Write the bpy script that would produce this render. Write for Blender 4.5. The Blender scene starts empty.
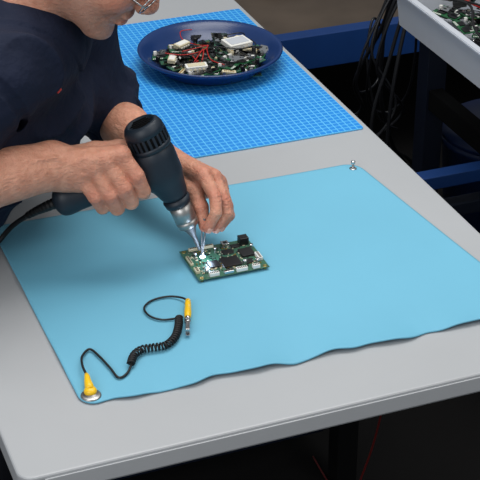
import bpy, bmesh, math, random
import numpy as np
from mathutils import Vector, Matrix
random.seed(7); np.random.seed(7)
V=Vector
sc=bpy.context.scene
try: sc.view_settings.view_transform='Standard'
except Exception: pass

# ---------------------------------------------------------------- materials
def srgb(r,g,b):
    f=lambda c:(c/255/12.92) if c/255<=.04045 else ((c/255+.055)/1.055)**2.4
    return (f(r),f(g),f(b),1)
MC={}
def mat(name,rgb,rough=.5,metal=0,var=.06,scale=40,bump=0,spec=.5,sss=0,trans=0,emis=0,coat=0,bdist=.002):
    if name in MC: return MC[name]
    m=bpy.data.materials.new(name); m.use_nodes=True
    nt=m.node_tree; b=nt.nodes['Principled BSDF']
    tc=nt.nodes.new('ShaderNodeTexCoord'); n=nt.nodes.new('ShaderNodeTexNoise')
    n.inputs['Scale'].default_value=scale; n.inputs['Detail'].default_value=5
    nt.links.new(tc.outputs['Object'],n.inputs['Vector'])
    mix=nt.nodes.new('ShaderNodeMix'); mix.data_type='RGBA'
    c=srgb(*rgb)
    mix.inputs['A'].default_value=tuple(max(0,x*(1-var)) for x in c[:3])+(1,)
    mix.inputs['B'].default_value=tuple(min(1,x*(1+var)) for x in c[:3])+(1,)
    nt.links.new(n.outputs['Fac'],mix.inputs['Factor'])
    nt.links.new(mix.outputs['Result'],b.inputs['Base Color'])
    b.inputs['Roughness'].default_value=rough; b.inputs['Metallic'].default_value=metal
    b.inputs['Specular IOR Level'].default_value=spec
    if trans: b.inputs['Transmission Weight'].default_value=trans
    if coat: b.inputs['Coat Weight'].default_value=coat
    if emis:
        b.inputs['Emission Color'].default_value=c; b.inputs['Emission Strength'].default_value=emis
    if bump:
        bp=nt.nodes.new('ShaderNodeBump'); bp.inputs['Strength'].default_value=bump; bp.inputs['Distance'].default_value=bdist
        nt.links.new(n.outputs['Fac'],bp.inputs['Height']); nt.links.new(bp.outputs['Normal'],b.inputs['Normal'])
    MC[name]=m; return m

M_table=mat('table_laminate',(166,168,170),.42,var=.05,scale=6)
M_edge=mat('table_edge_band',(176,178,180),.35,var=.03)
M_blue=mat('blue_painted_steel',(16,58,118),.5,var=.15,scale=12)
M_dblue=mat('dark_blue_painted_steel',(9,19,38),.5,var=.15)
M_mat=mat('antistatic_rubber',(104,173,199),.65,var=.07,scale=4,bump=.05)
M_silver=mat('bright_metal',(200,200,200),.25,1,var=.05)
M_steel=mat('brushed_steel',(170,168,165),.42,1,var=.08,scale=120)
M_tip=mat('heat_stained_steel',(140,140,142),.6,1,var=.1,scale=120)
M_gun=mat('gun_plastic',(19,32,44),.5,var=.08)
M_black=mat('black_plastic',(14,14,16),.4,var=.1)
M_dark=mat('matte_black_plastic',(6,6,7),.85,var=.1,spec=.15)
M_rubber=mat('black_rubber',(12,12,13),.55,var=.1)
M_yellow=mat('yellow_plastic',(238,190,20),.4,var=.05)
M_white=mat('white_plastic',(225,224,218),.45,var=.04)
M_cream=mat('cream_plastic',(205,195,165),.5,var=.06)
M_gold=mat('gold_contact',(200,160,80),.3,1)
M_pcb=mat('green_solder_mask',(54,98,76),.35,var=.45,scale=200)
M_pcb2=mat('dark_green_board',(30,84,50),.4,var=.35,scale=220)
M_pcb3=mat('black_green_board',(18,42,36),.4,var=.35,scale=220)
M_red=mat('red_plastic',(170,30,24),.45)
M_dred=mat('dark_red_cable',(95,16,14),.5)
M_orange=mat('copper_coil',(180,95,40),.35,.8)
M_tray=mat('navy_tray_plastic',(18,48,98),.3,var=.06)
M_bin=mat('grey_white_bin_plastic',(184,188,195),.5,var=.03)
M_shirt=mat('navy_cotton',(21,28,48),.85,var=.2,scale=20,bump=1,spec=.25,bdist=.011)
M_pants=mat('dark_trousers',(22,24,30),.9,var=.15,spec=.2)
M_hair=mat('grey_hair',(110,106,102),.8,var=.4,scale=200,bump=.5)
M_nail=mat('fingernail',(216,164,146),.35,var=.03)
M_eye=mat('eye_white',(225,220,215),.2)
M_iris=mat('dark_iris',(50,32,20),.2)
M_lens=mat('clear_lens',(240,245,250),.02,trans=1)
M_glow=mat('emissive_bright_spot',(190,220,255),.3,emis=14)  # self-lit colour for the bright spot under the nozzle
M_mark=mat('pale_printed_mark',(150,165,175),.5)

def gridmat():
    m=bpy.data.materials.new('blue_grid_mat'); m.use_nodes=True; nt=m.node_tree; b=nt.nodes['Principled BSDF']
    tc=nt.nodes.new('ShaderNodeTexCoord'); sx=nt.nodes.new('ShaderNodeSeparateXYZ'); nt.links.new(tc.outputs['Object'],sx.inputs[0])
    def line(out,freq,w):
        a=nt.nodes.new('ShaderNodeMath'); a.operation='MULTIPLY'; a.inputs[1].default_value=freq; nt.links.new(out,a.inputs[0])
        f=nt.nodes.new('ShaderNodeMath'); f.operation='PINGPONG'; f.inputs[1].default_value=.5; nt.links.new(a.outputs[0],f.inputs[0])
        l=nt.nodes.new('ShaderNodeMath'); l.operation='LESS_THAN'; l.inputs[1].default_value=w; nt.links.new(f.outputs[0],l.inputs[0]); return l.outputs[0]
    mx=nt.nodes.new('ShaderNodeMath'); mx.operation='MAXIMUM'
    nt.links.new(line(sx.outputs['X'],80,.09),mx.inputs[0]); nt.links.new(line(sx.outputs['Y'],80,.09),mx.inputs[1])
    mix=nt.nodes.new('ShaderNodeMix'); mix.data_type='RGBA'
    mix.inputs['A'].default_value=srgb(24,130,212); mix.inputs['B'].default_value=srgb(88,182,235)
    nt.links.new(mx.outputs[0],mix.inputs['Factor']); nt.links.new(mix.outputs['Result'],b.inputs['Base Color'])
    b.inputs['Roughness'].default_value=.5
    bp=nt.nodes.new('ShaderNodeBump'); bp.inputs['Strength'].default_value=.4; bp.inputs['Distance'].default_value=.001
    nt.links.new(mx.outputs[0],bp.inputs['Height']); nt.links.new(bp.outputs['Normal'],b.inputs['Normal'])
    return m
M_grid=gridmat()
def skinmat():
    m=bpy.data.materials.new('skin'); m.use_nodes=True; nt=m.node_tree; b=nt.nodes['Principled BSDF']
    at=nt.nodes.new('ShaderNodeAttribute'); at.attribute_name='tone'
    st=nt.nodes.new('ShaderNodeAttribute'); st.attribute_name='stubble'
    tc=nt.nodes.new('ShaderNodeTexCoord'); n=nt.nodes.new('ShaderNodeTexNoise'); n.inputs['Scale'].default_value=70; n.inputs['Detail'].default_value=8
    nt.links.new(tc.outputs['Object'],n.inputs['Vector'])
    m1=nt.nodes.new('ShaderNodeMix'); m1.data_type='RGBA'; m1.inputs['A'].default_value=srgb(176,110,84); m1.inputs['B'].default_value=srgb(234,176,148)
    nt.links.new(n.outputs['Fac'],m1.inputs['Factor'])
    m2=nt.nodes.new('ShaderNodeMix'); m2.data_type='RGBA'; m2.inputs['B'].default_value=srgb(182,92,74)
    nt.links.new(m1.outputs['Result'],m2.inputs['A']); nt.links.new(at.outputs['Fac'],m2.inputs['Factor'])
    hn=nt.nodes.new('ShaderNodeTexNoise'); hn.inputs['Scale'].default_value=900; hn.inputs['Detail'].default_value=2
    nt.links.new(tc.outputs['Object'],hn.inputs['Vector'])
    hm=nt.nodes.new('ShaderNodeMath'); hm.operation='MULTIPLY'; nt.links.new(hn.outputs['Fac'],hm.inputs[0]); nt.links.new(st.outputs['Fac'],hm.inputs[1])
    m3=nt.nodes.new('ShaderNodeMix'); m3.data_type='RGBA'; m3.inputs['B'].default_value=srgb(122,110,104)
    nt.links.new(m2.outputs['Result'],m3.inputs['A']); nt.links.new(hm.outputs[0],m3.inputs['Factor'])
    nt.links.new(m3.outputs['Result'],b.inputs['Base Color'])
    b.inputs['Roughness'].default_value=.5; b.inputs['Subsurface Weight'].default_value=.15
    b.inputs['Subsurface Radius'].default_value=(1,.35,.2); b.inputs['Subsurface Scale'].default_value=.003
    v=nt.nodes.new('ShaderNodeTexNoise'); v.inputs['Scale'].default_value=130; v.inputs['Detail'].default_value=7; v.inputs['Roughness'].default_value=.6
    mp=nt.nodes.new('ShaderNodeMapping'); mp.inputs['Scale'].default_value=(1,.6,1.6)
    nt.links.new(tc.outputs['Object'],mp.inputs[0]); nt.links.new(mp.outputs[0],v.inputs['Vector'])
    bp=nt.nodes.new('ShaderNodeBump'); bp.inputs['Strength'].default_value=1.0; bp.inputs['Distance'].default_value=.0035
    nt.links.new(v.outputs['Fac'],bp.inputs['Height']); nt.links.new(bp.outputs['Normal'],b.inputs['Normal'])
    return m
M_skin=skinmat()

# ---------------------------------------------------------------- helpers
def link(o): sc.collection.objects.link(o); return o
def thing(name,label,cat,loc,group=None):
    e=bpy.data.objects.new(name,None); e.location=loc; e.empty_display_size=.03; link(e)
    e['label']=label; e['category']=cat
    if group: e['group']=group
    return e
def mesh_obj(name,me,parent=None,mats=(),smooth=False,label=None,cat=None,group=None,kind=None):
    """vertices given in world space; origin moved to the parent's location or to the base centre"""
    for m in (mats if isinstance(mats,(list,tuple)) else [mats]): me.materials.append(m)
    if smooth:
        me.polygons.foreach_set('use_smooth',[True]*len(me.polygons))
    o=bpy.data.objects.new(name,me); link(o)
    if parent is not None:
        me.transform(Matrix.Translation(-parent.location)); o.parent=parent
    else:
        co=np.empty(len(me.vertices)*3); me.vertices.foreach_get('co',co); co=co.reshape(-1,3)
        c=V(((co[:,0].min()+co[:,0].max())/2,(co[:,1].min()+co[:,1].max())/2,co[:,2].min()))
        me.transform(Matrix.Translation(-c)); o.location=c
    if label: o['label']=label
    if cat: o['category']=cat
    if group: o['group']=group
    if kind: o['kind']=kind
    return o
def bm_to(bm,name='m'):
    bmesh.ops.recalc_face_normals(bm,faces=bm.faces[:])
    me=bpy.data.meshes.new(name); bm.to_mesh(me); bm.free(); return me
def add_box(bm,size,loc,rot=None,bevel=0,mi=0,seg=2):
    t=bmesh.new(); bmesh.ops.create_cube(t,size=1)
    bmesh.ops.scale(t,vec=size,verts=t.verts)
    if bevel: bmesh.ops.bevel(t,geom=t.edges[:],offset=bevel,segments=seg,affect='EDGES',profile=.5)
    Mx=Matrix.Translation(loc)@(rot.to_4x4() if rot else Matrix())
    bmesh.ops.transform(t,matrix=Mx,verts=t.verts)
    for f in t.faces: f.material_index=mi
    me=bpy.data.meshes.new('t'); t.to_mesh(me); t.free(); bm.from_mesh(me); bpy.data.meshes.remove(me)
def frame(axis,hint=None):
    z=V(axis).normalized(); h=V(hint) if hint is not None else (V((0,0,1)) if abs(z.z)<.9 else V((1,0,0)))
    x=(h-z*h.dot(z)).normalized(); y=z.cross(x); return x,y,z
def add_lathe(bm,origin,axis,prof,n=32,mi=0,hint=None,sx=1,sy=1,smooth=True):
    x,y,z=frame(axis,hint); o=V(origin); rings=[]
    for s,r in prof:
        if r<1e-6: rings.append([bm.verts.new(o+z*s)])
        else: rings.append([bm.verts.new(o+z*s+x*(r*sx*math.cos(2*math.pi*i/n))+y*(r*sy*math.sin(2*math.pi*i/n))) for i in range(n)])
    fs=[]
    for a,b in zip(rings,rings[1:]):
        if len(a)==1 and len(b)==1: continue
        for i in range(n):
            j=(i+1)%n
            if len(a)==1: fs.append(bm.faces.new((a[0],b[j],b[i])))
            elif len(b)==1: fs.append(bm.faces.new((a[i],a[j],b[0])))
            else: fs.append(bm.faces.new((a[i],a[j],b[j],b[i])))
    if len(rings[0])>1: fs.append(bm.faces.new(rings[0][::-1]))
    if len(rings[-1])>1: fs.append(bm.faces.new(rings[-1]))
    for f in fs: f.material_index=mi; f.smooth=smooth and len(f.verts)<=4
def smooth_path(pts,n=8):
    P=[V(p) for p in pts]; out=[]
    for i in range(len(P)-1):
        p0=P[max(i-1,0)];p1=P[i];p2=P[i+1];p3=P[min(i+2,len(P)-1)]
        for k in range(n):
            t=k/n; out.append(.5*((2*p1)+(p2-p0)*t+(2*p0-5*p1+4*p2-p3)*t*t+(3*p1-p0-3*p2+p3)*t**3))
    out.append(P[-1]); return out
def add_tube(bm,path,r,n=10,mi=0):
    P=[V(p) for p in path]; rs=r if isinstance(r,(list,tuple)) else [r]*len(P)
    t=(P[1]-P[0]).normalized(); x,y,_=frame(t); rings=[]
    for i,p in enumerate(P):
        t2=(P[min(i+1,len(P)-1)]-P[max(i-1,0)])
        if t2.length<1e-9: t2=t.copy()
        t2.normalize()
        q=t.rotation_difference(t2); x=q@x; y=q@y; t=t2
        rings.append([bm.verts.new(p+x*(rs[i]*math.cos(2*math.pi*k/n))+y*(rs[i]*math.sin(2*math.pi*k/n))) for k in range(n)])
    for a,b in zip(rings,rings[1:]):
        for i in range(n):
            j=(i+1)%n; f=bm.faces.new((a[i],a[j],b[j],b[i])); f.material_index=mi; f.smooth=True
    f=bm.faces.new(rings[0][::-1]); f.material_index=mi; f=bm.faces.new(rings[-1]); f.material_index=mi
def box(name,size,loc,m,parent=None,bevel=.002,rot=None,**k):
    bm=bmesh.new(); add_box(bm,size,V(loc),rot,bevel); return mesh_obj(name,bm_to(bm,name),parent,[m],**k)
def tube(name,pts,r,m,parent=None,n=10,sm=8,**k):
    bm=bmesh.new(); add_tube(bm,smooth_path(pts,sm) if sm else pts,r,n); return mesh_obj(name,bm_to(bm,name),parent,[m],**k)
def lathe(name,origin,axis,prof,m,parent=None,n=32,hint=None,sx=1,sy=1,**k):
    bm=bmesh.new(); add_lathe(bm,origin,axis,prof,n,0,hint,sx,sy); return mesh_obj(name,bm_to(bm,name),parent,[m],**k)
def rounded_slab(x0,x1,y0,y1,z0,z1,r,bev=.003):
    bm=bmesh.new(); pts=[]
    for cx,cy,a0 in ((x1-r,y1-r,0),(x0+r,y1-r,90),(x0+r,y0+r,180),(x1-r,y0+r,270)):
        for k in range(9):
            a=math.radians(a0+k*90/8); pts.append((cx+r*math.cos(a),cy+r*math.sin(a)))
    vs=[bm.verts.new((x,y,z0)) for x,y in pts]; f=bm.faces.new(vs)
    e=bmesh.ops.extrude_face_region(bm,geom=[f]); vv=[g for g in e['geom'] if isinstance(g,bmesh.types.BMVert)]
    bmesh.ops.translate(bm,vec=(0,0,z1-z0),verts=vv)
    es=[ed for ed in bm.edges if abs(ed.verts[0].co.z-ed.verts[1].co.z)<1e-6]
    bmesh.ops.bevel(bm,geom=es,offset=bev,segments=3,affect='EDGES',profile=.5)
    return bm_to(bm)

# ---------------------------------------------------------------- SDF modelling
class Field:
    def __init__(s,lo,hi,h):
        s.lo=np.array(lo,float); s.h=h; s.n=np.ceil((np.array(hi)-s.lo)/h).astype(int)+1
        s.f=np.full(s.n,1.0,np.float32); s.ax=[(s.lo[i]+h*np.arange(s.n[i])).astype(np.float32) for i in range(3)]
    def _sl(s,lo,hi):
        a=np.clip(np.floor((np.array(lo)-s.lo)/s.h).astype(int),0,s.n); b=np.clip(np.ceil((np.array(hi)-s.lo)/s.h).astype(int)+1,0,s.n)
        sl=tuple(slice(a[i],b[i]) for i in range(3))
        return sl,(s.ax[0][sl[0]][:,None,None],s.ax[1][sl[1]][None,:,None],s.ax[2][sl[2]][None,None,:])
    def _mix(s,sl,d,k,sub):
        f=s.f[sl]
        if f.size==0: return
        if sub:
            d=-d; hh=np.maximum(k-np.abs(f-d),0)/k; s.f[sl]=np.maximum(f,d)+hh*hh*k*.25
        else:
            hh=np.maximum(k-np.abs(f-d),0)/k; s.f[sl]=np.minimum(f,d)-hh*hh*k*.25
    def cap(s,p0,p1,r0,r1,k=.006,sub=False):
        p0=np.array(p0,np.float32);p1=np.array(p1,np.float32);R=max(r0,r1)+k+3*s.h
        sl,(X,Y,Z)=s._sl(np.minimum(p0,p1)-R,np.maximum(p0,p1)+R)
        d=p1-p0; L=float(d@d)+1e-12
        t=np.clip(((X-p0[0])*d[0]+(Y-p0[1])*d[1]+(Z-p0[2])*d[2])/L,0,1)
        D=np.sqrt((X-p0[0]-t*d[0])**2+(Y-p0[1]-t*d[1])**2+(Z-p0[2]-t*d[2])**2)-(r0+(r1-r0)*t)
        s._mix(sl,D,k,sub)
    def chain(s,pts,rs,k=.006):
        for i in range(len(pts)-1): s.cap(pts[i],pts[i+1],rs[i],rs[i+1],k)
    def ell(s,c,r,A=None,k=.006,sub=False):
        c=np.array(c,float); A=np.eye(3) if A is None else np.array(A,float); R=max(r)+k+3*s.h
        sl,(X,Y,Z)=s._sl(c-R,c+R)
        q=[(X-c[0])*A[i][0]+(Y-c[1])*A[i][1]+(Z-c[2])*A[i][2] for i in range(3)]
        k0=np.sqrt(sum((q[i]/r[i])**2 for i in range(3))); k1=np.sqrt(sum((q[i]/r[i]**2)**2 for i in range(3)))+1e-9
        s._mix(sl,k0*(k0-1)/k1,k,sub)
    def cut(s,p,n):   # keep the side where (x-p).n<0
        X,Y,Z=s.ax[0][:,None,None],s.ax[1][None,:,None],s.ax[2][None,None,:]
        s.f=np.maximum(s.f,((X-p[0])*n[0]+(Y-p[1])*n[1]+(Z-p[2])*n[2]).astype(np.float32))
    def mesh(s,name,disp=None):
        f=s.f; f[0]=f[-1]=1; f[:,0]=f[:,-1]=1; f[:,:,0]=f[:,:,-1]=1
        S=f<0; cs=tuple(n-1 for n in f.shape); cnt=np.zeros(cs,np.int8)
        offs=[(i,j,k) for i in (0,1) for j in (0,1) for k in (0,1)]
        for o in offs: cnt+=S[o[0]:o[0]+cs[0],o[1]:o[1]+cs[1],o[2]:o[2]+cs[2]]
        mask=(cnt>0)&(cnt<8); idx=np.full(cs,-1,np.int32); ci=np.argwhere(mask); idx[mask]=np.arange(len(ci))
        acc=np.zeros((len(ci),3)); nn=np.zeros(len(ci))
        cv={o:f[ci[:,0]+o[0],ci[:,1]+o[1],ci[:,2]+o[2]].astype(float) for o in offs}
        for a in offs:
            for ax in range(3):
                if a[ax]: continue
                b=list(a); b[ax]=1; b=tuple(b); fa,fb=cv[a],cv[b]; cr=(fa<0)!=(fb<0)
                t=np.where(cr,fa/np.where(cr,fa-fb,1),0)
                for d in range(3): acc[:,d]+=np.where(cr,a[d]+(t if d==ax else 0),0)
                nn+=cr
        vs=(ci+acc/nn[:,None])*s.h+s.lo
        quads=[]
        for ax in range(3):
            A=[slice(1,-1)]*3; B=[slice(1,-1)]*3; A[ax]=slice(0,-1); B[ax]=slice(1,None)
            e=S[tuple(A)]!=S[tuple(B)]; g=np.argwhere(e); off=np.ones(3,int); off[ax]=0; g=g+off
            u,v=[(1,2),(2,0),(0,1)][ax]
            du=np.zeros(3,int);du[u]=1;dv=np.zeros(3,int);dv[v]=1
            q=np.stack([idx[tuple((g-du-dv).T)],idx[tuple((g-dv).T)],idx[tuple(g.T)],idx[tuple((g-du).T)]],1)
            ins=S[tuple(g.T)]
            q[~ins]=q[~ins][:,::-1]; quads.append(q)
        Q=np.concatenate(quads)
        me=bpy.data.meshes.new(name); me.vertices.add(len(vs)); me.vertices.foreach_set('co',vs.ravel())
        me.loops.add(len(Q)*4); me.loops.foreach_set('vertex_index',Q.ravel().astype(np.int32))
        me.polygons.add(len(Q)); me.polygons.foreach_set('loop_start',np.arange(0,len(Q)*4,4,dtype=np.int32))
        me.polygons.foreach_set('loop_total',np.full(len(Q),4,np.int32))
        me.update(calc_edges=True); me.validate()
        if disp is not None:
            nr=np.empty(len(vs)*3,np.float32); me.vertex_normals.foreach_get('vector',nr); nr=nr.reshape(-1,3)
            vs=vs+nr*disp(vs)[:,None]; me.vertices.foreach_set('co',vs.ravel()); me.update()
        return me,vs

# ---------------------------------------------------------------- camera
cam=bpy.data.cameras.new('camera'); co=bpy.data.objects.new('camera',cam); link(co)
co.location=(-.7795,-2.02,2.0); co.rotation_euler=(math.radians(60),0,math.radians(-21.1)); cam.lens=114.45; cam.sensor_width=36
cam.clip_end=50; sc.camera=co

# ---------------------------------------------------------------- setting
fm=mat('dark_workshop_floor',(13,12,12),.9,var=.3,scale=3,spec=.2)
box('floor',(9,9,.1),(.8,1.6,-.05),fm,bevel=0,kind='structure')
wm=mat('grey_wall_paint',(120,118,115),.8)
box('wall_back',(9,.1,3.2),(.8,6.05,1.6),wm,bevel=0,kind='structure')
box('wall_right',(.1,9,3.2),(5.25,1.6,1.6),wm,bevel=0,kind='structure')

# ---------------------------------------------------------------- work table
T=thing('work_table','long grey laminate workbench on dark steel frame','table',(-.055,.4,0))
mesh_obj('tabletop',rounded_slab(-.488,.379,-.478,1.35,.716,.75,.022,.004),T,[M_table],label='light grey laminate top')
box('edge_band',(.80,.003,.024),(-.055,-.4785,.733),M_edge,T,.0008)
for x in (-.42,.31):
    for y in (.22,1.26): box('leg',(.045,.045,.665),(x,y,.3325),M_dark,T)
for x in (-.42,.31): box('side_rail',(.04,1.50,.05),(x,.51,.69),M_dark,T); box('lower_rail',(.035,1.04,.035),(x,.74,.2),M_dark,T)
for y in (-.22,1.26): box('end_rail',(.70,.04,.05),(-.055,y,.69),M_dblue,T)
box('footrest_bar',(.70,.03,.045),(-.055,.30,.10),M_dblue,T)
tube('red_cable',[(.20,-.16,.712),(.205,-.17,.6),(.19,-.15,.4),(.17,-.10,.2),(.20,-.02,.03),(.26,.05,.006),(.28,.3,.006)],.0018,M_dred,label='thin red cable hanging under the workbench',cat='cable')

# ---------------------------------------------------------------- antistatic mat
def make_mat():
    nx,ny=170,130; bm=bmesh.new(); g=[]
    c00,c10,c11,c01=V((-.368,-.356)),V((.345,-.366)),V((.29,.178)),V((-.372,.182))
    for j in range(ny+1):
        row=[]
        for i in range(nx+1):
            u,v=i/nx,j/ny
            a,b=.35,.27; x,y=(u*2-1)*a,(v*2-1)*b; r=.028
            qx,qy=abs(x)-(a-r),abs(y)-(b-r)
            if qx>0 and qy>0:
                m=max(qx,qy)/math.hypot(qx,qy); x=math.copysign(a-r+qx*m,x); y=math.copysign(b-r+qy*m,y)
            u2,v2=x/a/2+.5,y/b/2+.5
            p=(c00*(1-u2)+c10*u2)*(1-v2)+(c01*(1-u2)+c11*u2)*v2
            w=math.exp(-v2*.54/.035)
            px,py=p
            py+=w*(.0028*math.sin(px*36+1)+.0020*math.sin(px*77+2)+.0008*math.sin(px*131))
            wave=.5+.32*math.sin(px*31-.4)+.26*math.sin(px*61+1.3)
            lift=w*max(0,wave)*.0075*(1 if px>-.27 else max(0,(px+.33)/.06))
            lift+=.008*math.exp(-((px-.33)**2+(py+.36)**2)/.004)
            wl=math.exp(-(px+.37)/.02); lift+=wl*max(0,math.sin(py*30+2))*.002*(1 if py>-.27 else 0)
            lift+=.0004*math.sin(px*17+py*11)+.0004
            row.append(bm.verts.new((px,py,.7512+lift)))
        g.append(row)
    for j in range(ny):
        for i in range(nx):
            f=bm.faces.new((g[j][i],g[j][i+1],g[j+1][i+1],g[j+1][i])); f.smooth=True
    me=bm_to(bm); o=mesh_obj('antistatic_mat',me,None,[M_mat],label='light blue rubber antistatic mat with wavy edge on workbench',cat='mat')
    s=o.modifiers.new('s','SOLIDIFY'); s.thickness=.0022; s.offset=1
    return o
MT=make_mat(); MZ=.7545
S1=thing('snap_stud','small silver snap stud at the mat corner','fastener',(.276,.158,MZ-.001))
lathe('stud_base',(.276,.158,MZ-.001),(0,0,1),[(0,.0065),(.0015,.0065),(.002,.004),(.002,0)],M_silver,S1,n=20)
lathe('stud_post',(.276,.158,MZ+.001),(0,0,1),[(0,.0025),(.008,.0022),(.009,.004),(.013,.004),(.0145,.0015),(.0145,0)],M_silver,S1,n=16)

# ---------------------------------------------------------------- cutting mat
mesh_obj('cutting_mat',rounded_slab(-.085,.366,.303,.953,.7503,.7535,.006,.0008),None,[M_grid],label='bright blue cutting mat with fine printed grid',cat='cutting mat')

# ---------------------------------------------------------------- tray
TC=V((.197,.679,.7537))
TR=thing('parts_tray','round navy blue plastic tray full of electronic scrap','tray',TC)
prof=[(.0,.098),(.001,.103),(.012,.118),(.026,.132),(.032,.141),(.034,.1455),(.0385,.1475),(.0415,.1450),(.0395,.140),(.034,.133),(.026,.126),(.012,.112),(.005,.099),(.004,0)]
bm=bmesh.new(); add_lathe(bm,TC,(0,0,1),[(0,0)]+prof,96)
mesh_obj('tray_body',bm_to(bm),TR,[M_tray])

# ---------------------------------------------------------------- scrap prototypes
def proto(fn,mats):
    bm=bmesh.new(); fn(bm); me=bm_to(bm,'scrap')
    for m in mats: me.materials.append(m)
    return me
def p_board(seed,w,d):
    def fn(bm):
        rr=random.Random(seed); add_box(bm,(w,d,.0016),V((0,0,0)),None,0,0)
        for k in range(int(w*d*7000)+3):
            sx,sy,sz=rr.choice([(.012,.012,.0018),(.004,.003,.002),(.012,.005,.004),(.006,.006,.006),(.018,.012,.002),(.003,.0015,.001)])
            x=rr.uniform(-w/2+sx/2,w/2-sx/2); y=rr.uniform(-d/2+sy/2,d/2-sy/2)
            add_box(bm,(sx,sy,sz),V((x,y,.0008+sz/2)),None,0,rr.choice([1,1,1,2,3]))
        for k in range(7): add_box(bm,(.0015,.005,.0018),V((-w/2+.004+k*.003,-d/2+.003,0)),None,0,3)
    return fn
def p_heat(bm):
    add_box(bm,(.034,.028,.003),V((0,0,.0015)),None,.0003,0)
    for k in range(9): add_box(bm,(.0012,.028,.009),V((-.016+k*.004,0,.006)),None,0,0)
def p_conn(bm):
    add_box(bm,(.028,.008,.007),V((0,0,.0035)),None,.0006,0)
    for k in range(6): add_box(bm,(.002,.003,.001),V((-.009+k*.0036,0,.0072)),None,0,1)
def p_cap(bm):
    add_lathe(bm,(0,0,0),(0,0,1),[(0,.0040),(.001,.0045),(.002,.0041),(.003,.0045),(.012,.0045),(.0128,.004),(.0128,0)],16,0)
    add_box(bm,(.0005,.0005,.01),V((.0015,0,-.004)),None,0,1); add_box(bm,(.0005,.0005,.01),V((-.0015,0,-.004)),None,0,1)
def p_chip(bm):
    add_box(bm,(.019,.013,.0025),V((0,0,.002)),None,.0004,0)
    for k in range(8):
        for s in (-1,1): add_box(bm,(.0009,.003,.0004),V((-.0077+k*.0022,s*.0075,.001)),None,0,1)
def p_shield(bm):
    add_box(bm,(.032,.024,.005),V((0,0,.0025)),None,.0008,0)
    for x in (-.008,.008):
        for y in (-.006,.006): add_lathe(bm,(x,y,.005),(0,0,1),[(0,.002),(.0003,.002),(.0003,0)],10,1)
def p_trans(bm):
    add_box(bm,(.018,.016,.003),V((0,0,.0015)),None,.0004,0); add_box(bm,(.018,.016,.003),V((0,0,.0105)),None,.0004,0)
    add_lathe(bm,(0,0,.002),(0,0,1),[(0,.0068),(.008,.0068)],16,1)
def p_wire(seed):
    def fn(bm):
        rr=random.Random(seed); pts=[V((rr.uniform(-.028,.028),rr.uniform(-.022,.022),rr.uniform(.002,.008))) for _ in range(5)]
        add_tube(bm,smooth_path(pts,8),.0012,6)
        add_tube(bm,[pts[-1],pts[-1]+V((.005,0,0))],.002,8,1)
    return fn
def p_jack(bm):
    add_box(bm,(.014,.010,.010),V((0,0,.005)),None,.0006,0)
    add_lathe(bm,(.007,0,.005),(1,0,0),[(0,.004),(.004,.004),(.004,.002),(.001,.002),(.001,0)],14,1)
K=[('scrap_circuit_board','green scrap circuit board among loose parts','circuit board',proto(p_board(1,.062,.042),[M_pcb2,M_black,M_silver,M_white])),
('scrap_circuit_board','small black scrap circuit board with solder joints','circuit board',proto(p_board(2,.050,.034),[M_pcb3,M_black,M_silver,M_cream])),
('scrap_circuit_board','long green scrap circuit board with mixed components','circuit board',proto(p_board(3,.080,.036),[M_pcb,M_black,M_silver,M_gold])),
('heat_sink','black finned aluminium heat sink','heat sink',proto(p_heat,[M_black])),
('heat_sink','silver finned aluminium heat sink','heat sink',proto(p_heat,[M_silver])),
('plug_connector','cream multi-pin plastic plug connector','connector',proto(p_conn,[M_cream,M_gold])),
('plug_connector','black multi-pin plastic plug connector','connector',proto(p_conn,[M_black,M_silver])),
('capacitor','black electrolytic capacitor can','capacitor',proto(p_cap,[M_black,M_silver])),
('capacitor','silver electrolytic capacitor can','capacitor',proto(p_cap,[M_silver,M_silver])),
('microchip','black microchip with silver pins','microchip',proto(p_chip,[M_black,M_silver])),
('shield_can','silver metal radio shield can','metal can',proto(p_shield,[M_silver,M_black])),
('transformer','small cream and copper coil transformer','transformer',proto(p_trans,[M_cream,M_orange])),
('loose_wire','short red loose wire','wire',proto(p_wire(5),[M_red,M_black])),
('loose_wire','short black loose wire','wire',proto(p_wire(6),[M_black,M_white])),
('power_jack','black plastic power jack','power socket',proto(p_jack,[M_black,M_silver]))]
wts=[17,12,13,4,1.5,5,3,3,1.5,6,2.5,1.8,1.2,4,3]
def scatter(cx,cy,z0,pick,n,group,layers,dome=.0):
    for i in range(n):
        q=random.choices(K,wts)[0]; L=i/n
        r,a=pick(q[0]); o=bpy.data.objects.new(q[0],q[3]); link(o)
        am=.13 if q[0]=='scrap_circuit_board' else .25
        o.rotation_euler=(random.uniform(-am,am) if L>.3 else 0,random.uniform(-am,am) if L>.3 else 0,random.uniform(0,6.28))
        o.location=(cx+r,cy+a,z0+L*layers+dome*(1-((r*r+a*a)/.0169))*L)
        o['label']=q[1]; o['category']=q[2]; o['group']=group
def pick_disc(kind):
    R=.090 if kind in ('scrap_circuit_board','loose_wire','heat_sink') else .113
    while True:
        x,y=random.uniform(-R,R),random.uniform(-R,R)
        if x*x+y*y<R**2: return x,y
scatter(TC.x,TC.y,.765,pick_disc,100,'electronic scrap in the round tray',.016,.002)
def big(name,label,cat,size,loc,rz,m,m2,ry=0):
    bm=bmesh.new(); add_box(bm,size,V((0,0,size[2]/2)),None,.0012,0)
    add_box(bm,(size[0]*.8,size[1]*.7,.0008),V((0,0,size[2]+.0002)),None,0,1)
    for k in range(4): add_box(bm,(.004,.002,.003),V((-size[0]*.3+k*size[0]*.2,-size[1]/2-.0005,.003)),None,0,1)
    me=bm_to(bm); me.materials.append(m); me.materials.append(m2)
    o=bpy.data.objects.new(name,me); link(o); o.location=loc; o.rotation_euler=(0.1,ry,rz); o['label']=label; o['category']=cat; o['group']='electronic scrap in the round tray'
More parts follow.
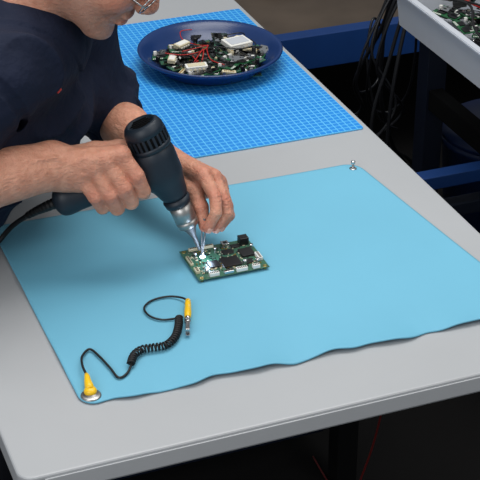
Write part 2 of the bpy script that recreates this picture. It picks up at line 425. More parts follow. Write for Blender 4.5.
big('tuner_module','white rectangular module box on the scrap pile','module',(.055,.036,.010),(TC.x+.062,TC.y+.012,.785),.25,M_white,M_bin,.05)
big('relay','cream rectangular relay block on the scrap pile','relay',(.034,.017,.009),(TC.x-.045,TC.y+.045,.784),.5,M_cream,M_white)
big('relay','white rectangular relay block on the scrap pile','relay',(.044,.018,.009),(TC.x-.052,TC.y-.062,.780),-.1,M_white,M_cream)
big('relay','cream rectangular relay block on the scrap pile','relay',(.030,.016,.008),(TC.x-.085,TC.y-.01,.781),1.1,M_cream,M_white)
for k in range(4):
    a=k*1.6; pts=[]
    for j in range(7):
        aa=a+j*.25; rr=.05+.05*math.sin(j*.9+k); pts.append((TC.x+rr*math.cos(aa),TC.y+rr*math.sin(aa)+.01,.791+.003*math.sin(j*1.7+k)))
    bm=bmesh.new(); add_tube(bm,smooth_path(pts,6),.0011,6)
    rd=k in (1,2)
    mesh_obj('loose_wire',bm_to(bm),None,[M_red if rd else M_black],label='long %s loose wire over the scrap pile'%('red' if rd else 'black'),cat='wire',group='electronic scrap in the round tray')

# ---------------------------------------------------------------- the circuit board being repaired
BZ=MZ+.0035
CB=thing('circuit_board','green circuit board with chips being repaired on blue mat','circuit board',(-.051,-.062,BZ))
bx,by=-.0515,-.0625; ZT=BZ+.0016
box('board',(.118,.095,.0016),(bx,by,BZ+.0008),M_pcb,CB,.0003)
for sx in (-1,1):
    for sy in (-1,1):
        lathe('mounting_hole',(bx+sx*.053,by+sy*.0425,ZT-.001),(0,0,1),[(0,.0033),(.0013,.0033),(.0013,.0018),(.0005,.0018),(.0005,0)],M_gold,CB,n=16)
        lathe('standoff',(bx+sx*.053,by+sy*.0425,MZ),(0,0,1),[(0,.003),(BZ-MZ,.003)],M_gold,CB,n=10)
def chip(x,y,w,d,h=.0024,pins=10):
    bm=bmesh.new(); add_box(bm,(w,d,h),V((bx+x,by+y,ZT+.0006+h/2)),None,.0003,0)
    for k in range(pins):
        t=(k+.5)/pins-.5
        for s in (-1,1):
            add_box(bm,(w/pins*.5,.002,.0005),V((bx+x+t*w*.94,by+y+s*(d/2+.0008),ZT+.0004)),None,0,1)
            add_box(bm,(.002,d/pins*.5,.0005),V((bx+x+s*(w/2+.0008),by+y+t*d*.94,ZT+.0004)),None,0,1)
    mesh_obj('chip',bm_to(bm),CB,[M_black,M_silver])
chip(.006,-.014,.030,.028); chip(-.022,-.012,.018,.020); chip(.040,.004,.022,.024,.003); chip(.012,.017,.018,.012,.002,6)
chip(.030,.030,.014,.009,.002,5); chip(.034,-.022,.012,.012,.002,5)
def conn(name,x,y,w,d,h,m,n=6):
    bm=bmesh.new(); add_box(bm,(w,d,h),V((bx+x,by+y,ZT+h/2)),None,.0005,0)
    for k in range(n):
        t=((k+.5)/n-.5)*max(w,d)*.9
        add_box(bm,(max(w,d)/n*.5 if w>d else w*.5,d*.5 if w>d else max(w,d)/n*.5,.0006),V((bx+x+(t if w>d else 0),by+y+(0 if w>d else t),ZT+h+.0001)),None,0,1)
    mesh_obj(name,bm_to(bm),CB,[m,M_black])
conn('socket',-.032,-.042,.016,.007,.006,M_white,5); conn('socket',-.008,-.043,.016,.006,.005,M_silver,6); conn('socket',.014,-.043,.018,.007,.006,M_white,5)
conn('socket',.038,-.043,.012,.007,.006,M_white,4); conn('socket',.053,-.016,.007,.020,.006,M_white,6)
conn('pin_header',-.024,.042,.042,.005,.005,M_cream,14); conn('pin_header',-.0545,.01,.005,.026,.004,M_cream,8)
conn('power_jack',.046,.035,.015,.014,.013,M_black,1); conn('usb_socket',.016,.039,.012,.012,.006,M_silver,1)
conn('socket',-.0535,-.022,.007,.014,.005,M_cream,3)
for x,y,r,h in ((.026,-.026,.0032,.008),(.046,-.030,.0032,.008),(-.028,.022,.004,.007),(.054,.019,.003,.006),(-.04,.026,.003,.006),(-.040,-.030,.003,.006),(-.004,.030,.003,.006)):
    lathe('capacitor',(bx+x,by+y,ZT),(0,0,1),[(0,r),(h*.15,r),(h*.22,r*.9),(h*.3,r),(h*.95,r),(h,r*.85),(h,0)],M_silver,CB,n=16)
rr=random.Random(3)
bm=bmesh.new()
for k in range(220):
    x,y=rr.uniform(-.05,.05),rr.uniform(-.037,.037); s=rr.choice([(.003,.0016),(.0016,.003),(.002,.0012),(.004,.002)])
    add_box(bm,(s[0],s[1],.001),V((bx+x,by+y,ZT+.0005)),None,0,rr.choice([0,0,1,2,2,3]))
o=mesh_obj('surface_resistors',bm_to(bm),CB,[M_black,M_silver,M_cream,M_gold]); o['kind']='stuff'
lathe('bright_spot_bead',(-.081,-.044,ZT),(0,0,1),[(0,.0045),(.0012,.0038),(.0024,.0016),(.0024,0)],M_glow,CB,n=18)  # emissive bead added to stand in for bright light at the nozzle tip

# ---------------------------------------------------------------- heat gun
P0=V((-.082,-.038,.768)); A=V((-.34,.148,.928)).normalized(); H=V((-.927,.135,-.3575)); H=(H-A*H.dot(A)).normalized(); S=A.cross(H)
HG=thing('heat_gun','dark teal-black hot air heat gun with silver nozzle held in hand','heat gun',P0)
B=P0+A*.166
Hh=(H+A*.10).normalized(); A2=(A-Hh*A.dot(Hh)).normalized(); S2=A2.cross(Hh).normalized()
def G(h,s,a): return B+Hh*h+S2*s+A2*a
F1=Field((B.x-.25,B.y-.10,B.z-.16),(B.x+.08,B.y+.11,B.z+.10),.0020)
F1.cap(P0+A*.118,P0+A*.150,.0235,.0282,.004); F1.cap(P0+A*.150,P0+A*.182,.0282,.0300,.004)
F1.cut(P0+A*.098,-A); F1.cut(P0+A*.200,A)
Hax=[tuple(Hh),tuple(S2),tuple(A2)]
for k in range(24):
    t=k/23; h=.0+t*.162; e=max(0,(t-.80)/.2)
    F1.ell(G(h,0,-.004*math.sin(t*3)-.004*t),(.012,.0150-.0015*math.sin(t*3.1)+.002*e,.0185-.003*math.sin(t*3.1)+.003*e),Hax,.014)
F1.cap(G(.01,0,.012),G(.045,0,.006),.022,.014,.030); F1.cap(G(.01,0,-.014),G(.045,0,-.008),.020,.014,.030)
F1.cap(G(.030,0,-.016),G(.052,0,-.018),.008,.007,.006)
me,_=F1.mesh('body'); mesh_obj('pistol_body',me,HG,[M_gun],smooth=True,label='moulded dark barrel and grip')
bm=bmesh.new(); add_lathe(bm,P0,A,[(.090,.0165),(.091,.0205),(.101,.0220),(.1015,.0205),(.104,.0205)],48); mesh_obj('front_collar',bm_to(bm),HG,[M_gun])
bm=bmesh.new(); add_lathe(bm,P0,A,[(.196,.0285),(.1965,.0318),(.200,.0326),(.204,.0326),(.2045,.0310),(.222,.0310),(.2225,.0322),(.231,.0312),(.238,.0280),(.2415,.0240),(.2415,.0205),(.239,.0195),(.239,0)],48)
mesh_obj('rear_cap',bm_to(bm),HG,[M_gun],label='dark vented rear cap')
bm=bmesh.new(); add_lathe(bm,P0,A,[(.2048,.0309),(.2048,.0313),(.2218,.0313),(.2218,.0309)],48); mesh_obj('vent_band',bm_to(bm),HG,[M_dark])
bm=bmesh.new()
for j in range(24):
    ang=2*math.pi*j/24; d=(S*math.cos(ang)-H*math.sin(ang)); t=A.cross(d)
    add_box(bm,(.0020,.0042,.0180),P0+A*.2133+d*.0315,Matrix((d,t,A)).transposed(),.0006,0)
mesh_obj('vent_ribs',bm_to(bm),HG,[M_gun],label='ribs around the rear air vent')
bm=bmesh.new()
for k in range(5): add_box(bm,(.034-.004*abs(k-2)*1.5,.0028,.002),P0+A*.2398+S*((k-2)*.007),Matrix((H,S,A)).transposed(),.0005,0)
mesh_obj('end_grille',bm_to(bm),HG,[M_dark])
bm=bmesh.new()
for k in range(4):
    for ang in (-.75,.25):
        d=(S*math.cos(ang)-H*math.sin(ang)); t=A.cross(d); add_box(bm,(.003,.011,.0026),P0+A*(.152+k*.0075)+d*(.0282+k*.0005),Matrix((d,t,A)).transposed(),.0006,0)
mesh_obj('side_vents',bm_to(bm),HG,[M_dark],label='dark side vent slots')
bm=bmesh.new()
for k in range(3):
    ang=-.22; d=(S*math.cos(ang)-H*math.sin(ang)); t=A.cross(d); add_box(bm,(.0008,.007-.0018*k,.0012),P0+A*(.184+k*.003)+d*.0299,Matrix((d,t,A)).transposed(),.0002,0)
mesh_obj('printed_marks',bm_to(bm),HG,[M_mark],label='small pale printed lines')
bm=bmesh.new(); add_lathe(bm,P0,A,[(.050,.0150),(.0505,.0176),(.060,.0176),(.0605,.0168),(.0620,.0168),(.0625,.0176),(.092,.0176)],48); mesh_obj('heater_tube',bm_to(bm),HG,[M_steel],label='brushed silver metal collar')
bm=bmesh.new(); add_lathe(bm,P0,A,[(.002,.0022),(.003,.0034),(.028,.0042),(.032,.0056),(.041,.0088),(.046,.0120),(.050,.0152)],32); mesh_obj('nozzle',bm_to(bm),HG,[M_tip],label='slim tapered steel nozzle')
box('trigger',(.020,.011,.012),G(.042,0,-.020),M_black,HG,.002,rot=Matrix((Hh,S2,A2)).transposed())
e0=G(.160,0,-.004)
cp=[e0,e0+V((-.022,.018,-.016)),V((-.332,.062,.832)),V((-.353,.100,.795)),V((-.374,.112,.766)),V((-.415,.072,.7585)),V((-.475,.0,.756)),V((-.51,-.03,.745)),V((-.53,-.04,.66)),V((-.55,-.04,.3)),V((-.6,-.1,.008)),V((-.9,-.4,.006))]
tube('power_cord',cp,.0042,M_rubber,HG,n=10,sm=10,label='black power cord')
sp=smooth_path(cp,20)[:44]; rs=[(.0105-.0048*i/44)*(1 if i%4<2 else .80) for i in range(44)]
bm=bmesh.new(); add_tube(bm,sp,rs,16); mesh_obj('strain_relief',bm_to(bm),HG,[M_rubber],label='ribbed black strain relief')

# ---------------------------------------------------------------- tweezers
tw0=V((-.083,-.047,.764)); twd=V((.010,.012,.075)).normalized()
TW=thing('tweezers','fine steel tweezers held between thumb and fingertips','tweezers',tw0)
sd=V((.8,-.5,0)).normalized()
for s in (-1,1):
    pts=[tw0+sd*s*.0004,tw0+twd*.02+sd*s*.0016,tw0+twd*.035+sd*s*.0026,tw0+twd*.05+sd*s*.0022,tw0+twd*.062+sd*s*.0006]
    tube('tweezer_arm',pts,[.0005+.0012*min(1,i/12) for i in range(33)],M_tip,TW,n=8,sm=8)

# ---------------------------------------------------------------- grounding cord
GC=thing('grounding_cord','coiled black grounding cord with yellow snap plug and clip','cable',(-.351,-.335,MZ))
lathe('snap_stud',(-.351,-.335,MZ-.001),(0,0,1),[(0,.0145),(.0015,.0145),(.0025,.0125),(.003,.009),(.006,.007),(.006,0)],M_steel,GC,n=28)
bm=bmesh.new(); add_lathe(bm,(-.351,-.333,MZ+.003),(0,0,1),[(0,.0088),(.003,.0093),(.006,.0082),(.008,.005),(.0085,0)],24)
add_tube(bm,[(-.351,-.332,MZ+.006),(-.350,-.324,MZ+.008),(-.349,-.314,MZ+.009),(-.347,-.304,MZ+.010),(-.3465,-.298,MZ+.010)],[.0068,.0064,.0052,.0040,.003],16)
mesh_obj('snap_plug',bm_to(bm),GC,[M_yellow],label='yellow plastic snap plug')
g=MZ+.003
tube('lead_wire',[(-.3465,-.299,MZ+.010),(-.3455,-.275,MZ+.010),(-.338,-.246,g+.002),(-.322,-.229,g),(-.314,-.252,g),(-.308,-.285,g),(-.304,-.312,g),(-.290,-.307,g),(-.277,-.289,g+.002)],.0018,M_rubber,GC,label='thin black wire')
cpth=smooth_path([(-.279,-.291,g+.0038),(-.268,-.272,g+.0038),(-.253,-.262,g+.0038),(-.236,-.263,g+.0038),(-.217,-.264,g+.0038),(-.199,-.250,g+.0038),(-.185,-.226,g+.0038),(-.175,-.200,g+.0038)],40)
# even spacing along the path so the coils are regular
acc=[0]
for a,b in zip(cpth,cpth[1:]): acc.append(acc[-1]+(b-a).length)
def at_len(s):
    for i in range(len(acc)-1):
        if acc[i+1]>=s: return cpth[i].lerp(cpth[i+1],(s-acc[i])/max(1e-9,acc[i+1]-acc[i]))
    return cpth[-1]
N=int(acc[-1]/.0052*14); hel=[]
cen=[at_len(acc[-1]*i/N) for i in range(N+1)]
up=V((0,0,1))
for i in range(N+1):
    t=(cen[min(i+4,N)]-cen[max(i-4,0)]).normalized(); x=up.cross(t).normalized(); ph=2*math.pi*i/14
    hel.append(cen[i]+x*(.0050*math.cos(ph))+up*(.0046*math.sin(ph)))
bm=bmesh.new(); add_tube(bm,hel,.0016,6); mesh_obj('coiled_cord',bm_to(bm),GC,[M_rubber],label='tightly coiled black cord section')
tube('loop_wire',[(-.175,-.199,g+.002),(-.184,-.196,g),(-.200,-.192,g),(-.213,-.176,g),(-.214,-.152,g),(-.197,-.136,g),(-.170,-.134,g),(-.152,-.148,g+.002),(-.148,-.166,g+.005)],.0016,M_rubber,GC,label='thin looped black wire')
ax=V((-.015,-.042,0)).normalized(); k0=V((-.148,-.164,g+.006))
bm=bmesh.new(); add_lathe(bm,k0,ax,[(0,.0026),(.001,.0042),(.014,.0049),(.016,.0042),(.018,.0049),(.034,.0054),(.046,.0050),(.048,.0035)],20)
mesh_obj('clip_grip',bm_to(bm),GC,[M_yellow],label='yellow clip sleeve')
k1=k0+ax*.047; side=V((ax.y,-ax.x,0))
bm=bmesh.new()
for s in (-1,1):
    rot=Matrix((ax,V((0,0,1)).cross(ax),V((0,0,1)))).transposed()@Matrix.Rotation(s*.13,3,'Y')
    add_box(bm,(.042,.0062,.0014),k1+ax*.021+V((0,0,-s*.0028)),rot,.0005,0)
    for q in range(6): add_box(bm,(.0014,.006,.0016),k1+ax*(.020+q*.0035)+V((0,0,-s*.0012)),rot,0,0)
add_lathe(bm,k1+ax*.012-side*.0045,side,[(0,.003),(.009,.003)],14,0); add_lathe(bm,k1-ax*.002,ax,[(0,.004),(.008,.0036)],14,0)
mesh_obj('alligator_jaws',bm_to(bm),GC,[M_silver],label='silver toothed clip jaws')

# ---------------------------------------------------------------- person
Dv=np.array((.833,-.553,0.)); th=math.radians(38); Zv=np.array((0,0,1.))
fx=Dv*math.cos(th)-Zv*math.sin(th); fz=Zv*math.cos(th)+Dv*math.sin(th); fy=np.cross(fz,fx); HC=np.array((-.190,.086,1.245))
def L(x,y,z): return HC+fx*x+fy*y+fz*z
HA=[fx,fy,fz]
F=Field((-.80,-.16,.50),(.02,.50,1.40),.0021)
RS=np.array((-.375,.025,1.085)); LS=np.array((-.175,.305,1.07)); RE=np.array((-.56,-.055,.962)); LE=np.array((-.130,.335,.862))
def gp(*a): return np.array(G(*a))
BB=np.array(B)
RW=gp(.155,.014,.061); LW=np.array((-.092,.098,.866))
NB=np.array((-.290,.168,1.115))
F.ell((-.62,.37,.70),(.12,.15,.14),None,.05); F.cap((-.60,.36,.78),(-.42,.25,.96),.105,.115,.05); F.cap((-.42,.25,.96),NB,.11,.070,.05)
F.cap(RS,LS,.050,.050,.06)
F.cap(NB,L(-.035,0,-.05),.060,.058,.03)
F.chain([RS,RE,RE*.55+RW*.45,RW],[.052,.046,.049,.036],.02)
F.chain([LS,LE,LE*.6+LW*.4,LW],[.052,.040,.038,.027],.02)
# head
F.ell(L(-.012,0,.035),(.098,.077,.085),HA,.02); F.ell(L(.035,0,-.02),(.062,.064,.083),HA,.02); F.ell(L(.022,0,-.072),(.062,.058,.042),HA,.02)
F.ell(L(.076,0,-.103),(.019,.023,.017),HA,.018)
for s in (-1,1):
    F.cap(L(-.008,s*.064,-.04),L(.064,s*.022,-.100),.015,.014,.018)
    F.ell(L(.060,s*.043,-.028),(.022,.022,.024),HA,.02)
    F.ell(L(-.010,s*.080,-.006),(.020,.009,.032),HA,.006); F.ell(L(-.004,s*.088,-.004),(.010,.005,.02),HA,.004,True)
    F.ell(L(.099,s*.033,.008),(.013,.017,.012),HA,.010,True)
    F.ell(L(.087,s*.032,.007),(.013,.015,.011),HA,.004)
    F.ell(L(.104,s*.0125,-.030),(.009,.0075,.0075),HA,.005)
    F.cap(L(.098,s*.022,-.030),L(.088,s*.036,-.062),.0022,.0016,.007,True)
    F.cap(L(.078,s*.048,-.045),L(.066,s*.048,-.085),.0018,.0012,.006,True)
F.cap(L(.083,-.036,.028),L(.083,.036,.028),.013,.013,.012)
F.cap(L(.090,0,.022),L(.113,0,-.020),.0090,.0120,.009); F.ell(L(.111,0,-.026),(.011,.0125,.010),HA,.007)
F.ell(L(.093,0,-.054),(.009,.024,.0075),HA,.006); F.ell(L(.091,0,-.069),(.010,.020,.0075),HA,.006)
F.cap(L(.103,-.022,-.0615),L(.103,.022,-.0615),.0025,.0025,.003,True)
# right hand (grips handle)
Rf=[[gp(.052,.028,.046),gp(.040,.043,.012),gp(.038,.037,-.018),gp(.037,.010,-.034)],
    [gp(.076,.033,.047),gp(.064,.049,.002),gp(.061,.038,-.028),gp(.060,.006,-.036)],
    [gp(.099,.032,.043),gp(.087,.048,-.002),gp(.084,.036,-.031),gp(.083,.005,-.036)],
    [gp(.120,.027,.038),gp(.109,.043,.002),gp(.105,.031,-.024),gp(.104,.007,-.032)]]
fr=[(.0138,.0128,.0116,.0096),(.0142,.0132,.0120,.0098),(.0138,.0128,.0116,.0096),(.0128,.0118,.0106,.0088)]
frl=[(.0118,.0104,.0094,.0080),(.012,.0106,.0096,.0082),(.0115,.0102,.0092,.0079),(.0105,.0094,.0086,.0074)]
for f,r in zip(Rf,fr): F.cap(RW*.85+f[0]*.15,f[0],.025,r[0]+.002,.009)
F.cap(gp(.14,.004,.042),gp(.075,.008,.036),.030,.022,.012); F.cap(RW,gp(.12,.014,.034),.036,.029,.012)
for f,r in zip(Rf,fr):
    F.chain(f,r,.0022)
    F.ell(f[0]+gp(0,.003,.002)-BB,(.0130,.0130,.0130),None,.008)
    pd=f[1]-f[0]; pd/=np.linalg.norm(pd); hd=np.array(Hh)
    for q in (-.0034,0,.0034):
        c=f[1]+pd*q+gp(0,r[1]*.99,r[1]*.45)-BB; F.cap(c-hd*.0065,c+hd*.0065,.0013,.0013,.0012,True)
    c=f[2]+gp(0,r[2]*.95,r[2]*-.2)-BB; F.cap(c-hd*.006,c+hd*.006,.0011,.0011,.0012,True)
F.chain([gp(.130,-.004,.056),gp(.088,-.016,.048),gp(.052,-.022,.038),gp(.026,-.014,.036)],[.020,.0155,.0130,.0102],.006)
# left hand (pinches tweezers)
dl=np.array((-.008,0,-.012))
Lf=[[np.array((-.0532,.0023,.892))+dl,np.array((-.047,-.035,.870))+dl,np.array((-.0606,-.0522,.840)),np.array((-.0745,-.0530,.815))],
    [np.array((-.0343,.0085,.882))+dl,np.array((-.0301,-.0296,.856))+dl,np.array((-.0376,-.0398,.828)),np.array((-.0577,-.0420,.806))],
    [np.array((-.023,.014,.868))+dl,np.array((-.023,-.022,.843))+dl,np.array((-.030,-.028,.817)),np.array((-.045,-.030,.800))],
    [np.array((-.018,.016,.852))+dl,np.array((-.018,-.010,.831))+dl,np.array((-.024,-.016,.809)),np.array((-.036,-.017,.796))]]
for f,r in zip(Lf,frl): F.cap(LW*.85+f[0]*.15,f[0],.020,r[0]+.002,.010)
F.cap((-.072,.055,.854),(-.052,.02,.847),.021,.018,.012)
hx=np.array((.933,-.36,0.))
for f,r in zip(Lf,frl):
    F.chain(f,r,.0020)
    for q in (-.002,.002):
        c=f[1]+np.array((.45,-.75,.48))*r[1]+np.array((0,-.4,-.9))*q; F.cap(c-hx*.005,c+hx*.005,.0011,.0011,.0012,True)
Lt=[np.array((-.085,.065,.862)),np.array((-.0765,.008,.854)),np.array((-.0735,-.0170,.834)),np.array((-.0740,-.0365,.810))]
F.chain(Lt,[.017,.0138,.0118,.0094],.006)
for f in Rf[:4]: F.cap(RW*.5+f[0]*.5+gp(0,.018,.013)-BB,f[0]+gp(0,.010,.008)-BB,.0045,.0045,.006)
def vein(pts,r=.0028): F.chain(pts,[r]*len(pts),.0035)
vein([RW*.7+RE*.3+gp(0,.033,.031)-BB,RW+gp(-.01,.032,.023)-BB,gp(.125,.043,.056),gp(.112,.045,.054),gp(.090,.045,.060)])
vein([gp(.125,.043,.056),gp(.115,.047,.044),gp(.108,.046,.040)],.0024)
vein([RW*.4+RE*.6+gp(0,.020,.046)-BB,RW*.7+RE*.3+gp(0,.014,.043)-BB,gp(.13,.022,.079),gp(.10,.030,.071)],.0028)
me,vs=F.mesh('person')
kn=[p for f in Rf for p in f[:2]]+[f[3] for f in Rf]+[np.array(p) for f in Lf for p in (f[0],f[1],f[3])]+[Lt[3],Lt[2]]
tone=np.zeros(len(vs))
for p in kn:
    d=np.linalg.norm(vs-p,axis=1); tone=np.maximum(tone,.65*np.exp(-(d/.015)**2))
for p,rad,w in ((L(.1,0,-.061),.020,.7),(L(.116,0,-.026),.016,.6),(L(.075,.045,-.03),.03,.45),(L(.075,-.045,-.03),.03,.45),(L(-.01,.085,0),.03,.5),(L(-.01,-.085,0),.03,.5)):
    d=np.linalg.norm(vs-p,axis=1); tone=np.maximum(tone,w*np.exp(-(d/rad)**2))
at=me.attributes.new('tone','FLOAT','POINT'); at.data.foreach_set('value',tone.astype(np.float32))
q=vs-HC; lx,ly,lz=q@fx,q@fy,q@fz
stb=np.clip((-.030-lz+.25*(lx-.06))/.02,0,1)*np.clip((lx+.01)/.02,0,1)*np.clip((.135+lz)/.012,0,1)*(np.linalg.norm(q,axis=1)<.16)
stb*=1-np.exp(-((lz+.061)**2+(ly*.35)**2+(lx-.1)**2)/.00015)
at=me.attributes.new('stubble','FLOAT','POINT'); at.data.foreach_set('value',(stb*.7).astype(np.float32))
PE=mesh_obj('person',me,None,[M_skin],smooth=True,label='person in navy work shirt leaning over bench holding heat gun',cat='person')
def pchild(name,me,mats,smooth=True,label=None):
    return mesh_obj(name,me,PE,mats,smooth=smooth,label=label)
# shirt
SH=Field((-.86,-.20,.52),(.02,.52,1.28),.0034)
SH.ell((-.64,.39,.70),(.15,.18,.17),None,.05); SH.cap((-.60,.36,.80),(-.42,.25,.95),.122,.135,.05); SH.cap((-.42,.25,.95),NB-np.array((.0,0,.045)),.135,.085,.05)
SH.cap(RS,LS,.070,.066,.05); SH.cap((-.44,.18,.94),(-.38,.12,.94),.10,.075,.05)
SH.cap((-.44,.16,.92),(-.400,.115,.835),.09,.055,.04)
SH.chain([RS,RE,RE*.75+RW*.25],[.072,.066,.064],.03)
SH.cap(RE*.75+RW*.25,RE*.72+RW*.28,.066,.066,.003)
c1=LE*.80+LW*.20
SH.chain([LS,LE,c1],[.068,.054,.049],.03)
SH.cap((-.33,.22,.99),(-.20,.27,.925),.08,.06,.05); SH.cap((-.38,.14,1.0),(-.27,.20,.92),.10,.065,.05)
SH.cap((-.30,.12,1.09),(-.40,.10,1.0),.07,.09,.05)
nd=np.array(L(-.035,0,-.05)-NB); nd/=np.linalg.norm(nd); cx,cy,_=frame(nd,Dv); cx=np.array(cx); cy=np.array(cy)
ring=[NB+nd*.038+cx*(.080*math.cos(a))+cy*(.082*math.sin(a)) for a in [2*math.pi*k/20 for k in range(21)]]
for a,b in zip(ring,ring[1:]): SH.cap(a-nd*.035,b-nd*.035,.020,.020,.02)
for a,b in zip(ring,ring[1:]): SH.cap(a,b,.009,.009,.010)
for a in range(16):
    t0,t1=a/16*2*math.pi,(a+1)/16*2*math.pi; ad=(RE-RS)/np.linalg.norm(RE-RS); sx_,sy_,_=frame(ad); sx_=np.array(sx_); sy_=np.array(sy_)
    c=RS+ad*.02; SH.cap(c+(sx_*math.cos(t0)+sy_*math.sin(t0))*.078,c+(sx_*math.cos(t1)+sy_*math.sin(t1))*.078,.005,.005,.006,True)
def folds(p):
    x,y,z=p[:,0],p[:,1],p[:,2]
    w1=x*56+z*42-y*24+2.4*np.sin(x*15+1.3*np.sin(z*12))+2.0*np.sin(y*17+z*8)
    w2=x*-42+y*38+z*54+2.6*np.sin(z*14+y*9)+1.7*np.sin(x*20)
    r=lambda w:(1-np.abs(np.sin(w/2)))**1.5
    m=np.clip(.5+.9*np.sin(x*11+y*16+z*9),0,1); m2=np.clip(.5+.9*np.sin(x*15-y*10+z*13+2),0,1)
    amp=np.where(np.linalg.norm(p-NB,axis=1)<.12,.3,1.0)
    return amp*(.026*r(w1)*m+.022*r(w2)*m2-.006)
me,svs=SH.mesh('shirt',folds)
cdir=np.array((.2203,.8949,-.4166)); cdir/=np.linalg.norm(cdir)
qq=svs-np.array((-.7795,-2.02,2.0)); tt=qq@cdir; dd=np.linalg.norm(qq-tt[:,None]*cdir,axis=1); sel=np.where(dd<.006)[0]
ti=sel[np.argmin(tt[sel])]; tpos=V(svs[ti]); nrm=V(me.vertices[int(ti)].normal)
sh=pchild('work_shirt',me,[M_shirt],label='navy blue cotton work shirt with sleeves pushed up')
u_=V((1,0,0)); u_=(u_-nrm*u_.dot(nrm)).normalized()
box('chest_mark',(.009,.005,.003),tpos+nrm*.001,M_red,PE,.001,rot=Matrix((u_,nrm.cross(u_),nrm)).transposed(),label='small red stitched mark')
cd_=V(LW-LE).normalized(); cc=V(LE*.79+LW*.21); bm=bmesh.new()
add_lathe(bm,cc-cd_*.020,cd_,[(0,.047),(.001,.0525),(.008,.0545),(.016,.0535),(.023,.0545),(.030,.0520),(.031,.0475),(.028,.040)],40)
pchild('rolled_cuff',bm_to(bm),[M_shirt],label='rolled navy sleeve cuff')
left=np.array((.553,.833,0))
PT=Field((-.95,.0,.02),(-.15,.75,.72),.008)
pel=np.array((-.70,.42,.59)); PT.ell(pel,(.16,.18,.12),None,.04)
for s in (-1,1):
    hp=pel+left*s*.09+np.array((0,0,-.02)); kn_=hp+Dv*.40+np.array((0,0,-.01)); an=kn_+np.array((-.02,0,-.45))
    PT.chain([hp,kn_,an],[.088,.062,.045],.03)
    bm=bmesh.new(); R3=Matrix((V(Dv),V(left),V((0,0,1)))).transposed()
    add_box(bm,(.27,.095,.03),V(an)+V(Dv)*.06+V((0,0,.015-an[2])),R3,.012,0,4); add_box(bm,(.20,.085,.07),V(an)+V(Dv)*.03+V((0,0,.055-an[2])),R3,.03,0,4)
    pchild('shoe',bm_to(bm),[M_black],label='black work shoe')
me,_=PT.mesh('trousers'); pchild('trousers',me,[M_pants],label='dark work trousers')
# hair
HF=Field(HC-.16,HC+.16,.004); HF.ell(L(-.022,0,.042),(.100,.083,.088),HA,.01)
HF.cut(L(.055,0,.06),fx*.8-fz*.6); HF.cut(L(-.02,0,-.03),-fz*.85+fx*.52)
me,_=HF.mesh('hair'); h=pchild('hair',me,[M_hair],label='short grey hair')
for s in (-1,1):
    tube('eyebrow',[L(.097,s*.016,.026),L(.096,s*.034,.031),L(.082,s*.052,.025)],.0035,M_hair,PE,n=8)
    bm=bmesh.new(); bmesh.ops.create_uvsphere(bm,u_segments=24,v_segments=16,radius=.0118,matrix=Matrix.Translation(L(.0895,s*.032,.004))); e=pchild('eye',bm_to(bm),[M_eye])
    lathe('iris',L(.0995,s*.032,.000),fx,[(0,.0055),(.0015,.004),(.0018,0)],M_iris,PE,n=20)
EG=thing('eyeglasses','','',(0,0,0)); del EG['category']; EG['label']='thin silver metal framed eyeglasses'
EG.location=PE.location
bm=bmesh.new()
for s in (-1,1):
    pts=[V(L(.112-.004*(math.cos(a)*s+1),s*.034+.026*math.cos(a),-.002+.019*math.sin(a))) for a in [2*math.pi*k/36 for k in range(37)]]
    add_tube(bm,pts,.0012,8)
    add_tube(bm,smooth_path([L(.108,s*.060,.004),L(.095,s*.076,.006),L(.0,s*.083,.010),L(-.02,s*.083,-.004)],6),.0013,8)
add_tube(bm,smooth_path([L(.108,-.009,.003),L(.117,0,.007),L(.108,.009,.003)],6),.0012,8)
o=mesh_obj('frame',bm_to(bm),EG,[M_silver],label='silver wire frame')
for s in (-1,1):
    lathe('lens',L(.107,s*.034,-.002),fx,[(0,.0185),(.0012,.0185),(.0012,0)],M_lens,EG,n=28,hint=fz,sx=.96,sy=1.3)
EG.parent=PE; EG.location=(0,0,0)
def nail(p,prev,n,r):
    p,prev,n=V(p),V(prev),V(n).normalized(); ax=(p-prev).normalized(); n=(n-ax*n.dot(ax)).normalized()
    bm=bmesh.new(); Mx=Matrix.Translation(p+n*(r*.78))@Matrix((ax,n.cross(ax),n)).transposed().to_4x4()@Matrix.Diagonal((.0060,.0050,.0022,1))
    bmesh.ops.create_uvsphere(bm,u_segments=20,v_segments=12,radius=1,matrix=Mx); pchild('fingernail',bm_to(bm),[M_nail])
nail(Lt[3],Lt[2],(-.3,-1,.25),.0094); nail(Lf[0][3],Lf[0][2],(.35,-1,.2),.0080); nail(Lf[1][3],Lf[1][2],(.2,-1,-.3),.0082); nail(Lf[2][3],Lf[2][2],(.2,-1,-.4),.0079)

# stool
ST=thing('work_stool','round black padded stool under seated person','stool',(-.72,.43,0))
lathe('seat',(-.72,.43,.40),(0,0,1),[(0,.15),(.01,.17),(.05,.17),(.065,.15),(.07,0)],M_black,ST)
lathe('column',(-.72,.43,.06),(0,0,1),[(0,.03),(.34,.025)],M_steel,ST)
for k in range(5):
    a=k*1.2566; box('foot',(.24,.035,.03),(-.72+.13*math.cos(a),.43+.13*math.sin(a),.045),M_black,ST,.004,rot=Matrix.Rotation(a,3,'Z'))

